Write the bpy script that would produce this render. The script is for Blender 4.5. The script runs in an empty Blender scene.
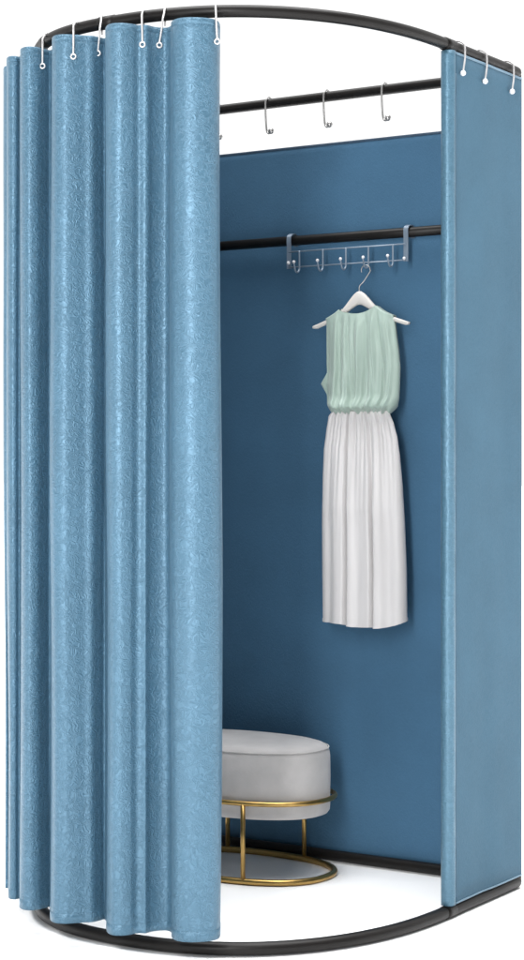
import bpy, bmesh, math, random
from mathutils import Vector, noise
random.seed(4)
S = bpy.context.scene
C = S.collection
PI = math.pi

# ------------------------------------------------------------------ camera frame and plan
FPX = 1881.0                       # focal length in pixels of a 960 px high picture
HX, HY = 262.0, 458.0              # principal column, horizon row
R = Vector((.838, .546, 0)).normalized()
F = Vector((-.546, .838, 0)).normalized()
CW = .485                          # half width of the booth
EYE = Vector((CW, 0, 1.063)) - .637*R - 4.66*F
def cam_pt(px, Z, z=0):            # point in plan from picture column and distance
    p = EYE + R*((px-HX)*Z/FPX) + F*Z
    return Vector((p.x, p.y, z))
def on_y(px, py, y):               # point of the upright plane y = const
    k = (px-HX)/FPX
    d = F + R*k
    t = (y-EYE.y)/d.y
    return Vector((EYE.x+d.x*t, y, EYE.z-(py-HY)*t/FPX))

TOP, BOT, TR = 2.016, .0165, .0135
YS = -.388                         # where the straight sides end
RY = .600

# ------------------------------------------------------------------ materials
def mat(name):
    m = bpy.data.materials.new(name); m.use_nodes = True
    nt = m.node_tree
    return m, nt, nt.nodes['Principled BSDF']
def N(nt, t, **kw):
    n = nt.nodes.new(t)
    for k, v in kw.items():
        if k in n.inputs.keys(): n.inputs[k].default_value = v
        else: setattr(n, k, v)
    return n
def ramp(nt, stops):
    r = nt.nodes.new('ShaderNodeValToRGB')
    e = r.color_ramp.elements
    while len(e) < len(stops): e.new(.5)
    for i, (p, c) in enumerate(stops):
        e[i].position = p; e[i].color = (c[0], c[1], c[2], 1)
    return r
def simple(name, col, rough=.5, metal=0., var=.12, scale=30., bump=.0, spec=.5):
    m, nt, b = mat(name)
    tc = N(nt, 'ShaderNodeTexCoord')
    n = N(nt, 'ShaderNodeTexNoise', Scale=scale, Detail=4.)
    nt.links.new(tc.outputs['Object'], n.inputs['Vector'])
    r = ramp(nt, [(.3, [c*(1-var) for c in col]), (.7, [min(1, c*(1+var)) for c in col])])
    nt.links.new(n.outputs['Fac'], r.inputs['Fac'])
    nt.links.new(r.outputs['Color'], b.inputs['Base Color'])
    b.inputs['Roughness'].default_value = rough
    b.inputs['Metallic'].default_value = metal
    b.inputs['Specular IOR Level'].default_value = spec
    if bump:
        n2 = N(nt, 'ShaderNodeTexNoise', Scale=scale*8, Detail=3.)
        nt.links.new(tc.outputs['Object'], n2.inputs['Vector'])
        bp = N(nt, 'ShaderNodeBump', Strength=bump, Distance=.001)
        nt.links.new(n2.outputs['Fac'], bp.inputs['Height'])
        nt.links.new(bp.outputs['Normal'], b.inputs['Normal'])
    return m

def fabric(name, col, emboss=.0, rough=.45, sheen=.3, light=.12, metal=0., weave=.25):
    """satin cloth; emboss = strength of the woven scroll relief. UV is in metres."""
    m, nt, b = mat(name)
    L = nt.links.new
    uv = N(nt, 'ShaderNodeUVMap')
    # scroll relief: bands of a strongly warped noise
    warp = N(nt, 'ShaderNodeTexNoise', Scale=52., Detail=1.)
    L(uv.outputs['UV'], warp.inputs['Vector'])
    mix = N(nt, 'ShaderNodeVectorMath', operation='MULTIPLY_ADD')
    L(warp.outputs['Color'], mix.inputs[0]); mix.inputs[1].default_value = (.028, .028, .0)
    L(uv.outputs['UV'], mix.inputs[2])
    n1 = N(nt, 'ShaderNodeTexNoise', Scale=70., Detail=2., Distortion=.6)
    L(mix.outputs[0], n1.inputs['Vector'])
    mul = N(nt, 'ShaderNodeMath', operation='MULTIPLY'); mul.inputs[1].default_value = 36.
    L(n1.outputs['Fac'], mul.inputs[0])
    sn = N(nt, 'ShaderNodeMath', operation='SINE'); L(mul.outputs[0], sn.inputs[0])
    sc = N(nt, 'ShaderNodeMapRange'); sc.interpolation_type = 'SMOOTHSTEP'
    sc.inputs['From Min'].default_value = -.7; sc.inputs['From Max'].default_value = 1.
    L(sn.outputs[0], sc.inputs['Value'])
    # weave
    w = N(nt, 'ShaderNodeTexNoise', Scale=300., Detail=3.)
    mp = N(nt, 'ShaderNodeMapping'); mp.inputs['Scale'].default_value = (1, .45, 1)
    L(uv.outputs['UV'], mp.inputs['Vector']); L(mp.outputs['Vector'], w.inputs['Vector'])
    big = N(nt, 'ShaderNodeTexNoise', Scale=5., Detail=3.)
    L(uv.outputs['UV'], big.inputs['Vector'])
    # colour: cloth colour, slightly paler on the raised thread
    r = ramp(nt, [(.3, [c*.93 for c in col]), (.7, [c*1.07 for c in col])])
    L(big.outputs['Fac'], r.inputs['Fac'])
    cm = N(nt, 'ShaderNodeMix', data_type='RGBA')
    L(r.outputs['Color'], cm.inputs['A'])
    cm.inputs['B'].default_value = (*[min(1, c*1.35+.02) for c in col], 1)
    f = N(nt, 'ShaderNodeMath', operation='MULTIPLY'); f.inputs[1].default_value = light*(1 if emboss else 0)
    L(sc.outputs[0], f.inputs[0]); L(f.outputs[0], cm.inputs['Factor'])
    L(cm.outputs['Result'], b.inputs['Base Color'])
    rr = N(nt, 'ShaderNodeMapRange'); rr.inputs['To Min'].default_value = rough; rr.inputs['To Max'].default_value = rough-.1
    L(sc.outputs[0], rr.inputs['Value'])
    b.inputs['Roughness'].default_value = rough
    b1 = N(nt, 'ShaderNodeBump', Strength=weave, Distance=.0008)
    L(w.outputs['Fac'], b1.inputs['Height'])
    if emboss:
        b2 = N(nt, 'ShaderNodeBump', Strength=emboss, Distance=.0012)
        L(sc.outputs[0], b2.inputs['Height']); L(b1.outputs['Normal'], b2.inputs['Normal'])
        L(b2.outputs['Normal'], b.inputs['Normal'])
    else:
        L(b1.outputs['Normal'], b.inputs['Normal'])
    b.inputs['Metallic'].default_value = metal
    b.inputs['Sheen Weight'].default_value = sheen
    b.inputs['Sheen Roughness'].default_value = .35
    b.inputs['Sheen Tint'].default_value = (.6, .8, 1, 1)
    return m

M = {}
M['steel'] = simple('dark_painted_steel', (.009, .008, .0075), .40, var=.15, scale=18, bump=.05, spec=.2)
M['rubber'] = simple('dark_rubber_joint', (.010, .009, .009), .6)
M['curtain'] = fabric('blue_damask_satin', (.059, .135, .200), emboss=.62, rough=.40, sheen=.05, light=.32, metal=.32)
M['edgecloth'] = fabric('blue_satin_edge', (.064, .145, .208), emboss=.35, rough=.40, sheen=.05, light=.25, metal=.3)
M['panel'] = fabric('blue_plain_satin', (.049, .113, .168), rough=.7, sheen=.03, weave=1.0, emboss=.18, light=.12)
M['liner'] = fabric('blue_lining_cloth', (.049, .122, .206), rough=.75, sheen=.02, weave=1.0, emboss=.12, light=.08)
for k in ('panel', 'liner'): M[k].node_tree.nodes['Principled BSDF'].inputs['Specular IOR Level'].default_value = .2
M['piping'] = fabric('pale_hem_thread', (.10, .18, .25), rough=.5)
M['edge'] = simple('dark_binding', (.03, .06, .10), .7)
M['wire'] = simple('white_coated_wire', (.50, .49, .49), .28, metal=.35, var=.05)
M['dullwire'] = simple('satin_nickel_wire', (.34, .335, .33), .3, metal=.7, var=.08)
M['chrome'] = simple('brushed_chrome_wire', (.55, .60, .66), .25, metal=.9, var=.08)
M['rackwire'] = simple('grey_coated_wire', (.20, .25, .31), .40, metal=.35, var=.08)
M['pearl'] = simple('pearl_white_plastic', (.62, .62, .64), .2, var=.03)
M['hanger'] = simple('white_painted_wood', (.55, .53, .50), .42, var=.05, scale=14)
M['gold'] = simple('brushed_brass', (.46, .30, .105), .34, metal=1., var=.12, scale=40)
M['velvet'] = simple('light_grey_velvet', (.44, .425, .42), .85, var=.10, scale=14, bump=.5)
M['velvet'].node_tree.nodes['Principled BSDF'].inputs['Sheen Weight'].default_value = .4

def cloth(name, col, rough, scale, trans=.0):
    m, nt, b = mat(name)
    L = nt.links.new
    tc = N(nt, 'ShaderNodeTexCoord')
    n = N(nt, 'ShaderNodeTexNoise', Scale=scale, Detail=4.)
    mp = N(nt, 'ShaderNodeMapping'); mp.inputs['Scale'].default_value = (1, 1, .12)
    L(tc.outputs['Object'], mp.inputs['Vector']); L(mp.outputs['Vector'], n.inputs['Vector'])
    r = ramp(nt, [(.3, [c*.92 for c in col]), (.7, [min(1, c*1.06) for c in col])])
    L(n.outputs['Fac'], r.inputs['Fac']); L(r.outputs['Color'], b.inputs['Base Color'])
    b.inputs['Roughness'].default_value = rough
    b.inputs['Sheen Weight'].default_value = .2
    n2 = N(nt, 'ShaderNodeTexNoise', Scale=scale*3, Detail=2.)
    L(mp.outputs['Vector'], n2.inputs['Vector'])
    bp = N(nt, 'ShaderNodeBump', Strength=.22, Distance=.002)
    L(n2.outputs['Fac'], bp.inputs['Height']); L(bp.outputs['Normal'], b.inputs['Normal'])
    return m
M['mint'] = cloth('mint_chiffon', (.29, .375, .33), .55, 40)
M['skirt'] = cloth('pale_grey_crepe', (.53, .515, .515), .5, 22)

# ------------------------------------------------------------------ mesh helpers
def link(name, bm, m, parent=None, smooth=True, **props):
    me = bpy.data.meshes.new(name)
    bm.normal_update()
    bm.to_mesh(me); bm.free()
    if m: me.materials.append(m)
    if smooth:
        for p in me.polygons: p.use_smooth = True
    o = bpy.data.objects.new(name, me); C.objects.link(o)
    if parent:
        o.parent = parent
        o.matrix_parent_inverse.identity()
        off = parent_origin(parent)
        me.transform(__import__('mathutils').Matrix.Translation(-off))
    for k, v in props.items(): o[k] = v
    return o
def parent_origin(p):
    v = Vector((0, 0, 0))
    while p: v += p.location; p = p.parent
    return v
def thing(name, label, cat, loc=(0, 0, 0), group=None):
    o = bpy.data.objects.new(name, None); C.objects.link(o)
    o.location = loc; o.empty_display_size = .05
    o['label'] = label; o['category'] = cat
    if group: o['group'] = group
    return o
def catmull(pts, n=8, closed=False):
    out = []
    m = len(pts)
    rng = range(m) if closed else range(m-1)
    for i in rng:
        g = (lambda k: pts[k % m]) if closed else (lambda k: pts[max(0, min(m-1, k))])
        p0, p1, p2, p3 = g(i-1), g(i), g(i+1), g(i+2)
        for k in range(n):
            t = k/n
            out.append(.5*((2*p1)+(p2-p0)*t+(2*p0-5*p1+4*p2-p3)*t*t+(-p0+3*p1-3*p2+p3)*t**3))
    if not closed: out.append(pts[-1].copy())
    return out
def tube(bm, pts, r, seg=12, closed=False, caps=True):
    pts = [Vector(p) for p in pts]
    n = len(pts)
    T = []
    for i in range(n):
        a = pts[(i-1) % n] if (closed or i > 0) else pts[i]
        b = pts[(i+1) % n] if (closed or i < n-1) else pts[i]
        T.append((b-a).normalized())
    up = Vector((0, 0, 1)) if abs(T[0].z) < .9 else Vector((1, 0, 0))
    nrm = (up - T[0]*up.dot(T[0])).normalized()
    rings = []
    for i in range(n):
        nrm = (nrm - T[i]*nrm.dot(T[i])).normalized()
        bi = T[i].cross(nrm)
        rr = r(i/(n-1)) if callable(r) else r
        rings.append([bm.verts.new(pts[i]+rr*(math.cos(2*PI*k/seg)*nrm+math.sin(2*PI*k/seg)*bi)) for k in range(seg)])
    for i in range(n if closed else n-1):
        A, B = rings[i], rings[(i+1) % n]
        off = 0
        if closed and i == n-1:
            off = min(range(seg), key=lambda q: (A[0].co-B[q].co).length)
        for k in range(seg):
            bm.faces.new((A[k], A[(k+1) % seg], B[(k+1+off) % seg], B[(k+off) % seg]))
    if caps and not closed:
        bm.faces.new(list(reversed(rings[0]))); bm.faces.new(rings[-1])
    return bm
def ball(bm, c, r, sx=1, sz=1):
    res = bmesh.ops.create_uvsphere(bm, u_segments=16, v_segments=10, radius=r)
    for v in res['verts']: v.co = Vector((v.co.x*sx, v.co.y, v.co.z*sz)) + Vector(c)
    return bm
def box(bm, c, s, bev=0.):
    res = bmesh.ops.create_cube(bm, size=1)
    for v in res['verts']: v.co = Vector((v.co.x*s[0]+c[0], v.co.y*s[1]+c[1], v.co.z*s[2]+c[2]))
    if bev:
        es = [e for e in bm.edges if e.verts[0] in res['verts']]
        bmesh.ops.bevel(bm, geom=es, offset=bev, segments=3, profile=.5, affect='EDGES')
    return bm
def solid(o, t, off=0.):
    md = o.modifiers.new('cloth_thickness', 'SOLIDIFY'); md.thickness = t; md.offset = off; return o

# ------------------------------------------------------------------ the frame
def front_arc(n=72, scale=0.):
    """plan of the bowed front, from the right side to the left"""
    e = 2/2.3
    out = []
    for i in range(n+1):
        t = PI*i/n
        c, s = math.cos(t), math.sin(t)
        x = (CW+scale)*math.copysign(abs(c)**e, c)
        y = YS - (RY+scale)*abs(s)**e
        out.append(Vector((x, y, 0)))
    # even spacing
    L = [0]
    for a, b in zip(out, out[1:]): L.append(L[-1]+(b-a).length)
    res, j = [], 0
    for i in range(n+1):
        d = L[-1]*i/n
        while j < n-1 and L[j+1] < d: j += 1
        k = (d-L[j])/max(1e-9, L[j+1]-L[j])
        res.append(out[j].lerp(out[j+1], min(1, max(0, k))))
    return res
ARC = front_arc(200)
def hoop_pts(z):
    rc = .022
    pts = [Vector((CW, -rc, z))]
    pts += [Vector((CW, YS*t, z)) for t in (.3, .6, .9)]
    pts += [Vector((p.x, p.y, z)) for p in ARC[2:-2]]
    pts += [Vector((-CW, YS*t, z)) for t in (.9, .6, .3)]
    pts += [Vector((-CW, -rc, z))]
    # back corners, gently bent
    for k in range(1, 6):
        a = PI/2*k/6
        pts.append(Vector((-CW+rc-rc*math.cos(a), -rc+rc*math.sin(a), z)))
    pts += [Vector((-CW+rc, 0, z)), Vector((0, 0, z)), Vector((CW-rc, 0, z))]
    for k in range(1, 6):
        a = PI/2*k/6
        pts.append(Vector((CW-rc+rc*math.sin(a), -rc+rc*math.cos(a), z)))
    return pts
fr = thing('booth_frame', 'black tubular steel frame of the fitting booth with bowed front', 'frame')
link('top_hoop', tube(bmesh.new(), hoop_pts(TOP), TR, 16, True), M['steel'], fr)
link('base_hoop', tube(bmesh.new(), hoop_pts(BOT), TR+.001, 16, True), M['steel'], fr)
for sx in (1, -1):
    link('upright_post', tube(bmesh.new(), [(sx*(CW-.004), -.004, BOT+.004), (sx*(CW-.004), -.004, 1), (sx*(CW-.004), -.004, TOP-.004)], .011, 14), M['steel'], fr)
MIDZ = 1.641
MIDY = -.012
link('hanging_rail', tube(bmesh.new(), [(CW-.010, MIDY, MIDZ), (0, MIDY, MIDZ), (-CW+.010, MIDY, MIDZ)], TR-.0005, 16), M['steel'], fr)
# joint sleeves where straight side meets the bow, and along the bow
def arc_at(f):
    k = f*(len(ARC)-1); i = min(len(ARC)-2, int(k)); return ARC[i].lerp(ARC[i+1], k-i)
for z in (TOP, BOT):
    for sx in (1, -1):
        link('joint_sleeve', tube(bmesh.new(), [(sx*CW, YS+.030, z), (sx*CW, YS, z), (sx*CW*.9995, YS-.012, z)], TR+.002, 16), M['steel'], fr)
for f in (.52, .66):
    link('joint_sleeve', tube(bmesh.new(), [arc_at(f-.012)+Vector((0, 0, TOP)), arc_at(f)+Vector((0, 0, TOP)), arc_at(f+.012)+Vector((0, 0, TOP))], TR+.0012, 16), M['steel'], fr)

# ------------------------------------------------------------------ the gathered curtain
CT, CB = TOP-.040, .060
raw = [(219.5, 3.985), (219, 3.950), (216, 3.925), (208, 3.908), (195, 3.900), (183, 3.903), (175, 3.918), (171.5, 3.945), (171, 3.975), (167, 3.992),
       (160, 3.992), (152, 3.982), (146, 3.968), (138, 3.970), (131, 3.958), (121, 3.950), (112, 3.955), (107.3, 3.975), (106.2, 4.01), (108, 4.06), (105, 4.095),
       (99, 4.084), (92, 4.070), (84, 4.067), (74, 4.060), (64, 4.056), (56, 4.064), (52.6, 4.090), (52.6, 4.14), (54, 4.19), (50, 4.215),
       (44, 4.20), (37, 4.182), (28, 4.176), (22.5, 4.19), (20.5, 4.215), (21.5, 4.255), (19.5, 4.283), (15.5, 4.276), (11, 4.276), (8.3, 4.288), (7.3, 4.315),
       (8.6, 4.355), (8.2, 4.385), (6.2, 4.385), (4.6, 4.40), (4.3, 4.44), (8, 4.50)]
cpath = [cam_pt(px, Z) for px, Z in raw]
def loc_ab(a, b): return Vector((CW-a, -b, 0))
for a, b in [(1.03, .72), (.995, .66), (1.04, .60), (.99, .54), (1.035, .48), (.99, .42), (1.03, .36), (.99, .30), (1.03, .24), (.99, .18), (1.03, .12), (.99, .06), (1.01, .0), (.99, -.02), (.95, -.022)]:
    cpath.append(loc_ab(a, b))
cpath = catmull(cpath, 8)
def curtain_sheet(path, z0, z1, rows, amp=1., grow=0.):
    bm = bmesh.new()
    uv = bm.loops.layers.uv.new('UVMap')
    L = [0]
    for a, b in zip(path, path[1:]): L.append(L[-1]+(b-a).length)
    nrm = []
    for i in range(len(path)):
        t = (path[min(i+1, len(path)-1)]-path[max(i-1, 0)]).normalized()
        nrm.append(Vector((t.y, -t.x, 0)))
    G = []
    for j in range(rows+1):
        z = z0+(z1-z0)*j/rows
        row = []
        for i, p in enumerate(path):
            h = (CT-z)/(CT-CB)
            n1 = noise.noise(Vector((L[i]*3.2, z*.9, 1.7)))*.009*min(1, h*2.5)
            n2 = noise.noise(Vector((L[i]*16, z*2.2, 5.1)))*.0016
            q = p + nrm[i]*((n1+n2)*amp+grow)
            row.append(bm.verts.new((q.x, q.y, z)))
        G.append(row)
    for j in range(rows):
        for i in range(len(path)-1):
            f = bm.faces.new((G[j][i], G[j+1][i], G[j+1][i+1], G[j][i+1]))
            for l, (ii, jj) in zip(f.loops, ((i, j), (i, j+1), (i+1, j+1), (i+1, j))):
                l[uv].uv = (L[ii], z0+(z1-z0)*jj/rows)
    return bm
cur = thing('gathered_curtain', 'large gathered blue damask curtain covering the left and front of the booth', 'curtain', (-.4, -.8, 0))
solid(link('drape', curtain_sheet(cpath, CB, CT, 90), M['curtain'], cur), .0022)
solid(link('bottom_hem', curtain_sheet(cpath, CB-.0005, CB+.020, 2), M['curtain'], cur), .0034)
solid(link('top_hem', curtain_sheet(cpath, CT-.012, CT+.0005, 2), M['curtain'], cur), .0026)

# ------------------------------------------------------------------ flat panels
def flat_sheet(P0, P1, z0, z1, cols, rows, wob, seed=0., bulge=None):
    bm = bmesh.new(); uv = bm.loops.layers.uv.new('UVMap')
    P0, P1 = Vector(P0), Vector(P1)
    d = P1-P0; L = d.length; t = d/L; n = Vector((t.y, -t.x, 0))
    G = []
    for j in range(rows+1):
        z = z0+(z1-z0)*j/rows
        G.append([])
        for i in range(cols+1):
            s = i/cols
            w = noise.noise(Vector((s*L*3.5+seed, z*1.2, seed)))*wob + noise.noise(Vector((s*L*11+seed, z*.7, seed+3)))*wob*.35
            w *= math.sin(PI*min(1, max(0, s)))**.4 if 0 < s < 1 else 0
            q = P0+d*s+n*w
            G[-1].append(bm.verts.new((q.x, q.y, z)))
    for j in range(rows):
        for i in range(cols):
            f = bm.faces.new((G[j][i], G[j][i+1], G[j+1][i+1], G[j+1][i]))
            for l, (ii, jj) in zip(f.loops, ((i, j), (i+1, j), (i+1, j+1), (i, j+1))):
                l[uv].uv = (ii*L/cols, z0+(z1-z0)*jj/rows)
    return bm
PX = CW+.0130
side = thing('side_curtain_panel', 'narrow flat blue fabric side panel with rolled front edge, right of opening', 'curtain', (PX, -.2, 0))
solid(link('panel_cloth', flat_sheet((PX, -.372, 0), (PX, -.016, 0), BOT+.017, TOP-.0155, 30, 50, .005, 7.), M['panel'], side), .003)
solid(link('top_hem', flat_sheet((PX, -.372, 0), (PX, -.016, 0), TOP-.0205, TOP-.0150, 30, 1, .005, 7.), M['piping'], side), .0046)
solid(link('bottom_hem', flat_sheet((PX, -.372, 0), (PX, -.016, 0), BOT+.0165, BOT+.021, 30, 1, .005, 7.), M['piping'], side), .0046)
# rolled front edge: a flattened roll
def roll(cx, cy, rx, ry, z0, z1, rows, seg=28):
    bm = bmesh.new(); uv = bm.loops.layers.uv.new('UVMap'); G = []
    for j in range(rows+1):
        z = z0+(z1-z0)*j/rows; G.append([])
        for k in range(seg):
            a = 2*PI*k/seg
            m = 1+.05*noise.noise(Vector((math.cos(a)*2, z*9, math.sin(a)*2)))+.03*noise.noise(Vector((a*3, z*40, 2)))
            G[-1].append(bm.verts.new((cx+rx*math.cos(a)*m, cy+ry*math.sin(a)*m, z)))
    for j in range(rows):
        for k in range(seg):
            k2 = (k+1) % seg
            f = bm.faces.new((G[j][k], G[j][k2], G[j+1][k2], G[j+1][k]))
            for l, (kk, jj) in zip(f.loops, ((k, j), (k+1, j), (k+1, j+1), (k, j+1))):
                l[uv].uv = (kk/seg*.07, z0+(z1-z0)*jj/rows)
    bm.faces.new(list(reversed(G[0]))); bm.faces.new(G[-1])
    return bm
link('rolled_edge', roll(PX-.0085, -.388, .0165, .0165, BOT+.0175, TOP-.016, 160), M['edgecloth'], side)
st = bmesh.new()
tube(st, [(PX+.0052, -.3745, z/20) for z in range(1, 40)], .0011, 6)
link('edge_seam', st, M['piping'], side)

PB = .017
back = thing('back_curtain_panel', 'dark blue flat fabric back wall of the booth behind the hanging rail', 'curtain', (0, PB, 0))
solid(link('panel_cloth', flat_sheet((-CW-.005, PB, 0), (CW-.004, PB, 0), BOT+.0, 1.896, 60, 90, .0035, 2.), M['liner'], back), .003)
solid(link('top_hem', flat_sheet((-CW-.005, PB, 0), (CW-.004, PB, 0), 1.890, 1.8965, 60, 1, .0035, 2.), M['edge'], back), .0048)

# ------------------------------------------------------------------ hooks on the hoop
def hit_out(P, n):
    """distance from P along n to the outermost curtain layer"""
    best = 0
    for a, b in zip(cpath, cpath[1:]):
        d = b-a
        den = n.x*d.y-n.y*d.x
        if abs(den) < 1e-9: continue
        w = a-P
        t = (w.x*d.y-w.y*d.x)/den; s = (w.x*n.y-w.y*n.x)/den
        if 0 <= s <= 1 and -.03 < t < .16: best = max(best, t)
    return best
def project(p):
    d = p-EYE; Z = d.dot(F)
    return HX+FPX*d.dot(R)/Z, HY-FPX*d.z/Z
def arc_col(px):
    """front arc point seen at picture column px"""
    bestd, best = 1e9, None
    for i, p in enumerate(ARC[1:-1], 1):
        q = Vector((p.x, p.y, TOP))
        if i < 40 or i > 147: continue
        d = abs(project(q)[0]-px)
        if d < bestd and i > 60: bestd, best = d, i
    return best
def ring_hook(P, n, out, drop, label, group, z_end_kind='loop', side_shift=0.):
    """wire ring over the hoop at P, outward normal n, reaching out and down in front of the cloth"""
    t = thing('curtain_hook', label, 'hook', P+Vector((0, 0, TR)), group)
    up = Vector((0, 0, 1)); tang = up.cross(n).normalized()
    rr = TR+.0035
    pts = [P-n*(rr+.001)+up*(-.020), P-n*(rr+.001)+up*(-.010), P-n*rr*1.02+up*.002, P-n*rr*.75+up*(rr*.78), P+up*(rr+.0015)]
    o = max(out, rr+.001)
    pts += [P+n*(rr*.9)+up*(rr*.6), P+n*max(rr*1.1, o*.55)+up*(-.002)+tang*side_shift*.06, P+n*(o*.95)+up*(-.018)+tang*side_shift*.22, P+n*(o)+up*(-.026)+tang*side_shift*.34, P+n*(o+.001)+up*(-drop*.62)+tang*side_shift*.6, P+n*(o+.002)+up*(-drop+.004)+tang*side_shift]
    link('wire', tube(bmesh.new(), catmull(pts, 6), .0023, 8), M['wire'], t)
    e = P+n*(o+.002)+up*(-drop)+tang*side_shift
    if z_end_kind == 'loop':
        bm = bmesh.new()
        tube(bm, [e+(tang*math.cos(a)+up*math.sin(a))*.0052 for a in [2*PI*k/14 for k in range(14)]], .0019, 8, True)
        link('end_loop', bm, M['wire'], t)
    else:
        link('end_ball', ball(bmesh.new(), e, .0068), M['pearl'], t)
    return t
cols = [(46, .080, 'white wire hook holding the blue curtain at far left end of the top hoop', 0),
        (78, .088, 'white wire hook second from the left along the curtain top', .0),
        (102, .075, 'white wire hook third from the left, its tip slipping behind a fold', -.006),
        (145, .082, 'white wire hook hanging into the dip between the two nearest folds', .002),
        (166, .078, 'white wire hook slanting into the last valley before the nearest fold', -.010),
        (216, .086, 'white wire hook at the free edge of the gathered curtain', .004)]
for px, drop, lab, sh in cols:
    i = arc_col(px)
    P = Vector((ARC[i].x, ARC[i].y, TOP))
    tg = (ARC[i+1]-ARC[i-1]).normalized()
    n = Vector((tg.y, -tg.x, 0))
    if n.dot(P-Vector((0, YS, TOP))) < 0: n = -n
    v = EYE-P; v.z = 0; v.normalize()
    n = (v*.97+n*.08).normalized()
    o = hit_out(Vector((P.x, P.y, 0)), n)
    ring_hook(P, n, o+.005, drop, lab, 'white wire hooks along the gathered curtain', side_shift=sh)
# three on the side tube
for px, lab in ((458, 'front white wire hook over the side tube by the rolled panel edge'),
                (480, 'middle white wire hook of the three on the right side tube'),
                (507, 'rearmost white wire hook near the back right corner of the booth')):
    k = (px-HX)/FPX; d = F+R*k; t = (CW-EYE.x)/d.x
    P = Vector((CW, EYE.y+d.y*t, TOP))
    ring_hook(P, Vector((1, 0, 0)), .0215, .062, lab, 'white wire hooks on the right side tube', 'ball', side_shift=-.020)
# open J hooks on the back tube
for px, lab in ((218, 'open white hook on the back tube, mostly hidden by the front curtain'),
                (269, 'open white hook hanging empty, leftmost fully visible one on the back tube'),
                (327, 'open white hook hanging empty at the middle of the back tube'),
                (385, 'open white hook hanging empty on the back tube nearest the side panel')):
    P = on_y(px, 90, 0); P.z = TOP
    t = thing('rail_hook', lab, 'hook', P+Vector((0, 0, TR)), 'open white hooks on the back tube')
    rr = TR+.003
    Y = lambda y, z, x=0: P+Vector((x, y, z))
    pts = [Y(rr+.0005, -.004), Y(rr*.72, rr*.75), Y(0, rr+.001), Y(-rr*.72, rr*.75), Y(-rr-.0005, -.004), Y(-rr-.001, -.04, .001), Y(-rr-.001, -.066, .003),
           Y(-rr-.0025, -.080, .007), Y(-rr-.005, -.084, .015), Y(-rr-.008, -.080, .021)]
    link('wire', tube(bmesh.new(), catmull(pts, 6), .0028, 8), M['dullwire'], t)
    link('end_ball', ball(bmesh.new(), Y(-rr-.009, -.079, .023), .0084), M['dullwire'], t)

# ------------------------------------------------------------------ over-rail hook rack
YR = MIDY-TR-.006
aL, aR = on_y(289, 249, YR), on_y(406, 240, YR)
x0, x1 = aL.x, aR.x
zt, zb = MIDZ-.032, MIDZ-.073
rack = thing('hook_rack', 'grey wire hook rack with white tipped double hooks clipped over the hanging rail', 'hook rack', ((x0+x1)/2, YR, zt))
for x in (x0, x1):
    pts = [Vector((x, MIDY+TR+.002, MIDZ-.014)), Vector((x, MIDY+TR+.003, MIDZ+.006)), Vector((x, MIDY+.009, MIDZ+TR+.0030)), Vector((x, MIDY-.008, MIDZ+TR+.0030)), Vector((x, YR, MIDZ+.007)), Vector((x, YR, MIDZ-.02)), Vector((x, YR, zb-.003))]
    bm = bmesh.new()
    path = catmull(pts, 5); G = []
    for i, p in enumerate(path):
        a = path[max(0, i-1)]; b = path[min(len(path)-1, i+1)]
        tt = (b-a).normalized(); nn = Vector((0, -tt.z, tt.y))
        G.append([bm.verts.new(p+Vector((sx*.0065, 0, 0))+nn*sn*.0011) for sx, sn in ((-1, -1), (1, -1), (1, 1), (-1, 1))])
    for A, B in zip(G, G[1:]):
        for k in range(4): bm.faces.new((A[k], A[(k+1) % 4], B[(k+1) % 4], B[k]))
    bm.faces.new(G[0]); bm.faces.new(list(reversed(G[-1])))
    link('bracket', bm, M['rackwire'], rack, smooth=False)
for z in (zt, zb):
    link('cross_bar', tube(bmesh.new(), [(x0+.001, YR-.003, z), ((x0+x1)/2, YR-.003, z), (x1-.001, YR-.003, z)], .0019, 8), M['rackwire'], rack)
hx = [on_y(px, 250, YR-.006).x for px in (299.5, 323, 346, 368.5, 393)]
for x in hx:
    y = YR-.0065
    pts = [(x, y, zt+.001), (x, y, zb), (x, y-.002, zb-.010), (x, y-.010, zb-.016), (x, y-.020, zb-.012), (x, y-.025, zb-.001), (x, y-.027, zb+.007)]
    hk = link('double_hook', tube(bmesh.new(), catmull([Vector(p) for p in pts], 5), .0024, 8), M['rackwire'], rack)
    link('tip_ball', ball(bmesh.new(), (x, y-.0275, zb+.010), .0043), M['pearl'], hk)
link('tip_ball', ball(bmesh.new(), (x0+.002, YR-.006, zb+.012), .0045), M['pearl'], rack)
link('tip_ball', ball(bmesh.new(), (x1-.002, YR-.006, zb+.004), .0045), M['pearl'], rack)

# ------------------------------------------------------------------ hanger
YH = YR-.030
peak = on_y(359.5, 291, YH); le = on_y(314, 327, YH); re = on_y(410, 323.5, YH)
HXc = peak.x
hw = (re.x-le.x)/2
hg = thing('clothes_hanger', 'white wooden clothes hanger on the wire rack carrying the dress', 'hanger', (HXc, YH, peak.z))
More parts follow.
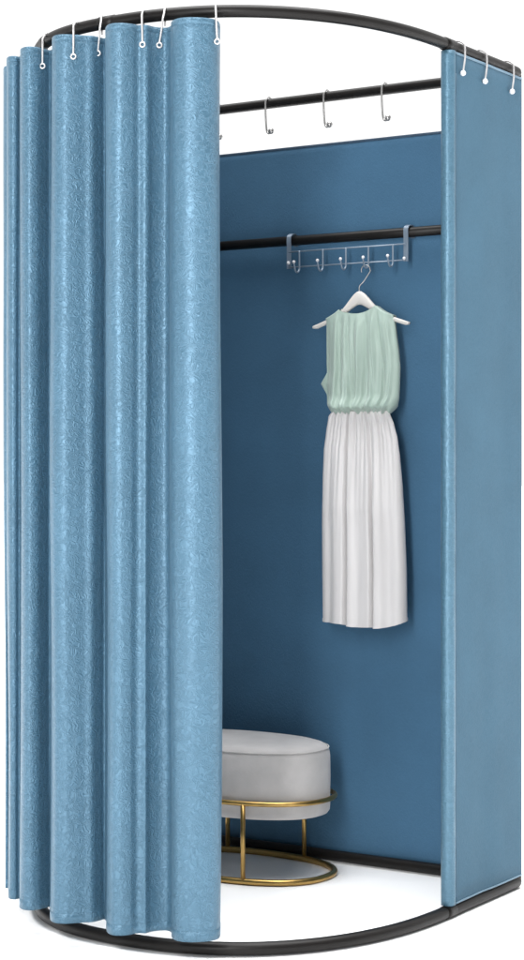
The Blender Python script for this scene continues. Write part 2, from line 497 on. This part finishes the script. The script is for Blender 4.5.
# body: arms from the shoulder tips to the neck, thicker in the middle, with the lower triangle opening
def P2(u, dz): return Vector((HXc+u, YH, peak.z+dz))
end = (le.z+re.z)/2-peak.z
bm = bmesh.new()
n = 48; rings = []
for i in range(n+1):
    u = -1+2*i/n; au = abs(u)
    x = (le.x-HXc)*(au) if u < 0 else (re.x-HXc)*au
    top = end+.003 + (-end)*(max(0, 1-(au*au+.004)**.5))*.55 + (-end)*.45*math.exp(-(au/.30)**2)
    th = .0115+.024*math.exp(-(au/.30)**2)
    if au > .93: th *= 1-.45*(au-.93)/.07
    bot = top-th
    bow = -.003*au*au
    zc, hh, yy = (top+bot)/2, (top-bot)/2, .0055+.002*(1-au)
    ring = []
    for k in range(12):
        a = 2*PI*k/12
        ca, sa = math.cos(a), math.sin(a)
        ring.append(bm.verts.new((HXc+x, YH+bow+yy*math.copysign(abs(ca)**.6, ca), peak.z+zc+hh*math.copysign(abs(sa)**.6, sa))))
    rings.append(ring)
for A, B in zip(rings, rings[1:]):
    for k in range(12): bm.faces.new((A[k], A[(k+1) % 12], B[(k+1) % 12], B[k]))
bm.faces.new(list(reversed(rings[0]))); bm.faces.new(rings[-1])
link('hanger_body', bm, M['hanger'], hg)
hang_x = hx[3]
yh = YR-.0065-.014
zc = zb-.016+.0034
# steel hook: stem from the neck up, over the cradle of the rack hook
arc = [Vector((HXc, YH, peak.z-.004)), Vector((HXc, YH, peak.z+.012))]
cr = .013
cen = Vector((hang_x, yh, zc-cr+.004))
arc += [Vector((HXc*.6+hang_x*.4+.004, (YH+yh)/2, peak.z+.024)), Vector((hang_x+cr, yh, cen.z-.004))]
for k in range(9):
    a = .0+PI*1.12*k/8
    arc.append(cen+Vector((cr*math.cos(a), 0, cr*math.sin(a))))
link('hanger_hook', tube(bmesh.new(), catmull(arc, 5), .0014, 8), M['dullwire'], hg)

# ------------------------------------------------------------------ dress
YD = YH
def px2x(px, py=400): return on_y(px, py, YD)
def prof(tab, z):
    if z >= tab[0][0]: return tab[0][1]
    for (za, a), (zb_, b) in zip(tab, tab[1:]):
        if z >= zb_:
            k = (za-z)/(za-zb_); k = k*k*(3-2*k)*.3+k*.7
            return a+(b-a)*k
    return tab[-1][1]
def tabx(lst): return [(on_y(px, py, YD).z, on_y(px, py, YD).x) for px, py in lst]
dr = thing('dress', 'sleeveless dress with pale mint gathered top and long light grey skirt', 'dress', (HXc, YD, peak.z-.1))
bl = tabx([(327.5, 315), (327.3, 335), (327.8, 362), (328.3, 372), (328.0, 384), (328.2, 391), (329.5, 404), (332.5, 411.5), (334, 414)])
br = tabx([(394.5, 313), (397, 334), (399.5, 352), (400.8, 368), (400.5, 386), (400, 398), (398, 406), (394, 411), (391.5, 413)])
ztopL, ztopR = on_y(330, 314.5, YD).z, on_y(392, 311.5, YD).z
nl, nr_ = on_y(341.5, 313, YD), on_y(377, 310.5, YD)
def hang_top(x):
    # top line of the hanger arm at world x
    u = (x-HXc)/((re.x-HXc) if x > HXc else (HXc-le.x)); au = min(1, abs(u))
    return peak.z+end+.003+(-end)*(1-(au*au+.004)**.5)*.55+(-end)*.45*math.exp(-(au/.30)**2)
def neck(x):
    if x <= nl.x or x >= nr_.x: return hang_top(x)+.0035
    k = (x-nl.x)/(nr_.x-nl.x)
    base = (hang_top(nl.x)*(1-k)+hang_top(nr_.x)*k)+.0035
    return base-.0165*math.sin(PI*k)**.7
zw = on_y(360, 413.5, YD).z
bm = bmesh.new()
NC, NR = 110, 70
def bodice_fold(u, t):
    # gathers: tight at the waist, long soft drapes above
    f = .0
    f += .0058*math.sin(u*17+.8*math.sin(t*2.2)+.6)*(.35+.65*t)
    f += .0040*math.sin(u*31+1.7*t+1.1)*(.2+.8*t)
    f += .0012*math.sin(u*62+2.1*t)*t*t
    for c, w, a in ((-.62, .035, .010), (-.24, .04, .012), (.18, .03, .009), (.42, .03, .010), (.60, .025, .009), (.76, .025, .008)):
        f -= a*math.exp(-((u-c-.05*math.sin(t*3+c*9))/w)**2)*(.45+.55*t)*(1 if t < .93 else .4)
    f += .009*noise.noise(Vector((u*5, t*1.3, 3)))
    return f
sheets = {}
zflap = on_y(322, 384, YD).z       # loose cloth under the left armhole
for sgn in (-1, 1):
    G = []
    for j in range(NR+1):
        row = []
        for i in range(NC+1):
            u = -1+2*i/NC
            xt = bl[0][1]+(br[0][1]-bl[0][1])*(i/NC)
            z1 = neck(xt); 
            if sgn > 0 and nl.x < xt < nr_.x: z1 -= .004
            t = j/NR
            z = z1+(zw-z1)*t
            xl, xr = prof(bl, z), prof(br, z)
            x = xl+(xr-xl)*(i/NC) - .018*max(0, 1-abs(z-zflap)/.028)*max(0, (-u-.80)/.20)**1.3
            bulge = math.sin(PI*min(1, (t+.02)))**.6
            wst = math.exp(-((t-.93)/.07)**2)
            dep = .006+.020*(1-math.exp(-t*9))+.017*wst
            if t > .95: dep -= .024*(t-.95)/.05
            edge = max(0, 1-abs(u)**2.6)**.5
            y = YD-.008*t + sgn*(dep*edge+.0008+.0075*math.exp(-t*14)) + sgn*bodice_fold(u*(1 if sgn < 0 else 1.1)+(0 if sgn < 0 else .4), t)*edge*min(1, t*8)
            if t > .9: z += .0035*math.sin(u*40+1)*(t-.9)/.1*(-1)
            row.append(bm.verts.new((x, y, z)))
        G.append(row)
    sheets[sgn] = G
    for j in range(NR):
        for i in range(NC):
            q = (G[j][i], G[j][i+1], G[j+1][i+1], G[j+1][i])
            bm.faces.new(q if sgn > 0 else tuple(reversed(q)))
Fs, Bs = sheets[-1], sheets[1]
for i in range(NC):                      # shoulders closed over the hanger
    xm = (Fs[0][i].co.x+Fs[0][i+1].co.x)/2
    if xm < nl.x or xm > nr_.x: bm.faces.new((Fs[0][i], Bs[0][i], Bs[0][i+1], Fs[0][i+1]))
for j in range(int(NR*.48), NR):         # side seams below the armholes
    for i in (0, NC): bm.faces.new((Fs[j][i], Fs[j+1][i], Bs[j+1][i], Bs[j][i]))
bmesh.ops.recalc_face_normals(bm, faces=bm.faces)
link('bodice', bm, M['mint'], dr)
# neck binding
nb = []
for s in (-1, 1):
    pts = []
    G = sheets_co = None
bm = bmesh.new()
for sg in (-1, 1):
    pts = []
    for k in range(25):
        x = nl.x+(nr_.x-nl.x)*k/24
        pts.append(Vector((x, YD+sg*.0075*math.sin(PI*k/24)**.3, neck(x)+(0 if sg < 0 else -.004)*math.sin(PI*k/24))))
    tube(bm, pts, .0014, 6)
link('neck_binding', bm, M['mint'], dr)

sl = tabx([(334.5, 411.5), (331, 416), (328.5, 432), (326.3, 450), (325.6, 480), (325.2, 525), (325.3, 570), (325.8, 621)])
sr = tabx([(391, 411.5), (392.8, 415), (396.5, 425), (400, 440), (402.3, 460), (404.3, 487), (406.5, 530), (408, 575), (408.3, 622)])
zs0 = on_y(360, 411.5, YD).z
ph, zh = on_y(326, 620.5, YD), on_y(351, 623.5, YD)
def hem(i01):
    tb = [(0, 619.8), (.04, 620.8), (.15, 621.6), (.31, 622.6), (.345, 624.2), (.45, 625.6), (.55, 626), (.645, 626), (.68, 627.2), (.76, 627.0), (.84, 626.0), (.92, 624.4), (.97, 622.8), (1, 621.2)]
    for (a, va), (b, vb) in zip(tb, tb[1:]):
        if i01 <= b:
            k = (i01-a)/(b-a); v = va+(vb-va)*k; break
    return on_y(326+82*i01, v, YD).z
def sk_fold(u, t):
    # few wide soft folds below, many small gathers at the waist
    g = max(0, 1-t)**3.5
    s = u*.5+.5
    f = .0048*g*math.sin(u*27+.8)+.0026*g*math.sin(u*55+2)
    for c, w, a in ((.335, .020, -.022), (.655, .018, -.024), (.12, .05, -.009), (.84, .06, -.009), (.48, .06, -.007)):
        f += a*math.exp(-((s-c-.02*math.sin(t*2.5))/w)**2)*min(1, .25+t*1.4)
    f += .0045*noise.noise(Vector((u*3.2, t*1.1, 9)))*min(1, t*3)
    return f
def skirt_sheet(t0, t1, rows, grow=0.):
    bm = bmesh.new(); NC2 = 150
    top = []
    for sg in (-1, 1):
        G = []
        for j in range(rows+1):
            t = t0+(t1-t0)*j/rows
            row = []
            for i in range(NC2+1):
                s = i/NC2; u = -1+2*s
                zb2 = hem(s) if sg < 0 else hem(s)+.004
                z = zs0+(zb2-zs0)*t
                xl, xr = prof(sl, z), prof(sr, z)
                x = xl+(xr-xl)*s
                dep = .010+.024*min(1, t*2.2)+.010*t
                edge = max(0, 1-abs(u)**2.4)**.5
                y = YD-.012+.003*t+sg*((dep+grow)*edge+grow*.6)+sg*sk_fold(u if sg < 0 else -u+.1, t)*edge
                row.append(bm.verts.new((x+grow*u, min(y, PB-.008), z)))
            G.append(row)
        top.append(G)
    for sg, G in zip((-1, 1), top):
        for j in range(rows):
            for i in range(NC2):
                q = (G[j][i], G[j][i+1], G[j+1][i+1], G[j+1][i]); bm.faces.new(q if sg > 0 else tuple(reversed(q)))
    for j in range(rows):
        for i in (0, NC2): bm.faces.new((top[0][j][i], top[0][j+1][i], top[1][j+1][i], top[1][j][i]))
    bmesh.ops.recalc_face_normals(bm, faces=bm.faces)
    return bm
link('skirt', skirt_sheet(0, 1, 90), M['skirt'], dr)
link('skirt_hem', skirt_sheet(.988, 1.0005, 2, .0010), M['skirt'], dr)

# ------------------------------------------------------------------ stool
SX, SY = CW-.695, -.200
A_, B_ = .258, .166
def oval(a, b, z, n=72, e=2.3):
    out = []
    for k in range(n):
        t = 2*PI*k/n; c, s = math.cos(t), math.sin(t)
        out.append(Vector((SX+a*math.copysign(abs(c)**(2/e), c), SY+b*math.copysign(abs(s)**(2/e), s), z)))
    return out
stl = thing('stool', 'oval light grey velvet stool on a thin brass ring frame inside the booth', 'stool', (SX, SY, 0))
def cushion(levels, n=72):
    bm = bmesh.new(); G = []
    for k, z in levels:
        G.append([bm.verts.new(p) for p in oval(A_-k, B_-k, z, n)])
    for A, B in zip(G, G[1:]):
        for i in range(n): bm.faces.new((A[i], A[(i+1) % n], B[(i+1) % n], B[i]))
    bm.faces.new(list(reversed(G[0]))); bm.faces.new(G[-1])
    return bm
ST, SB = .337, .160
c0 = .012
lv = [(c0+.016, SB-.001), (c0+.006, SB+.001), (c0+.001, SB+.008), (c0, SB+.018), (c0, .2), (c0-.001, .25), (c0, ST-.034), (c0+.001, ST-.025), (c0+.003, ST-.016), (c0+.008, ST-.0085), (c0+.016, ST-.003), (c0+.03, ST+.001), (c0+.07, ST+.003), (c0+.12, ST+.0035)]
link('cushion', cushion(lv), M['velvet'], stl)
link('seat_piping', tube(bmesh.new(), oval(A_-c0-.0035, B_-c0-.0035, ST-.0105), .0016, 8, True), M['velvet'], stl)
link('upper_ring', tube(bmesh.new(), oval(A_, B_, .203), .0065, 12, True), M['gold'], stl)
link('base_ring', tube(bmesh.new(), oval(A_-.002, B_-.002, .0085), .0085, 12, True), M['gold'], stl)
def leg_at(x, s):
    # point on the oval (rear s=+1, front s=-1) at world x
    c = (x-SX)/A_
    cc = max(0, 1-abs(c)**2.3)**(1/2.3)
    return Vector((x, SY+s*B_*cc, 0))
def leg_px(px, s):
    best = min((leg_at(SX-A_+2*A_*k/400, s) for k in range(401)), key=lambda p: abs(project(p)[0]-px)); return best
for px, s in ((243, -1), (304, 1), (228, 1)):
    p = leg_px(px, s)
    link('leg', tube(bmesh.new(), [(p.x, p.y, .010), (p.x, p.y, .1), (p.x, p.y, .203)], .0060, 12), M['gold'], stl)
for x in (SX-.17,):
    p = leg_at(x, -1)
    link('leg', tube(bmesh.new(), [(p.x, p.y, .010), (p.x, p.y, .1), (p.x, p.y, .203)], .0060, 12), M['gold'], stl)

# ------------------------------------------------------------------ white studio floor
bm = bmesh.new()
vs = [bm.verts.new(v) for v in ((-60, -60, 0), (60, -60, 0), (60, 60, 0), (-60, 60, 0))]
bm.faces.new(vs)
fl = link('floor', bm, simple('white_floor', (.92, .92, .92), .9, var=.01, scale=2, spec=.1), None, False)
fl['kind'] = 'structure'

# ------------------------------------------------------------------ light
w = bpy.data.worlds.new('World'); S.world = w; w.use_nodes = True
nt = w.node_tree; bg = nt.nodes['Background']
tc = N(nt, 'ShaderNodeTexCoord')
dp = N(nt, 'ShaderNodeVectorMath', operation='DOT_PRODUCT'); dp.inputs[1].default_value = F
nt.links.new(tc.outputs['Generated'], dp.inputs[0])
mr = N(nt, 'ShaderNodeMapRange'); mr.interpolation_type = 'SMOOTHSTEP'
for k, v in (('From Min', -.55), ('From Max', .35), ('To Min', .15), ('To Max', 1.15)): mr.inputs[k].default_value = v
nt.links.new(dp.outputs['Value'], mr.inputs['Value'])
sp = N(nt, 'ShaderNodeSeparateXYZ'); nt.links.new(tc.outputs['Generated'], sp.inputs[0])
zr = N(nt, 'ShaderNodeMapRange'); zr.interpolation_type = 'SMOOTHSTEP'
for k, v in (('From Min', .80), ('From Max', .93), ('To Min', 0), ('To Max', 8.5)): zr.inputs[k].default_value = v
nt.links.new(sp.outputs[2], zr.inputs['Value'])
ad = N(nt, 'ShaderNodeMath', operation='ADD'); nt.links.new(mr.outputs[0], ad.inputs[0]); nt.links.new(zr.outputs[0], ad.inputs[1])
cb = N(nt, 'ShaderNodeCombineColor')
for k in range(3): nt.links.new(ad.outputs[0], cb.inputs[k])
nt.links.new(cb.outputs[0], bg.inputs['Color']); bg.inputs['Strength'].default_value = 1.

def area(name, loc, target, sx, sy, power, col=(1, 1, 1)):
    l = bpy.data.lights.new(name, 'AREA'); l.shape = 'RECTANGLE'; l.size = sx; l.size_y = sy; l.energy = power; l.color = col
    o = bpy.data.objects.new(name, l); C.objects.link(o); o.location = loc
    o.rotation_euler = (Vector(target)-Vector(loc)).to_track_quat('-Z', 'Y').to_euler()
    return o
kp = Vector((0, -.6, 0)) - F*4.2 - R*.9
area('key_softbox', (kp.x, kp.y, 1.9), (-.2, -.5, 1.0), .55, 2.8, 150)

# ------------------------------------------------------------------ camera
cd = bpy.data.cameras.new('camera'); cam = bpy.data.objects.new('camera', cd); C.objects.link(cam)
cam.location = EYE
cam.rotation_euler = (PI/2, 0, math.atan2(-F.x, F.y))
cd.sensor_fit = 'VERTICAL'; cd.sensor_height = 36; cd.lens = 36*FPX/960
cd.shift_y = -(480-HY)/960
cd.clip_end = 300
S.camera = cam
S.view_settings.view_transform = 'Standard'; S.view_settings.look = 'None'
S.view_settings.exposure = 0; S.view_settings.gamma = 1
S.render.resolution_x = 559; S.render.resolution_y = 1024
S.cycles.use_denoising = True
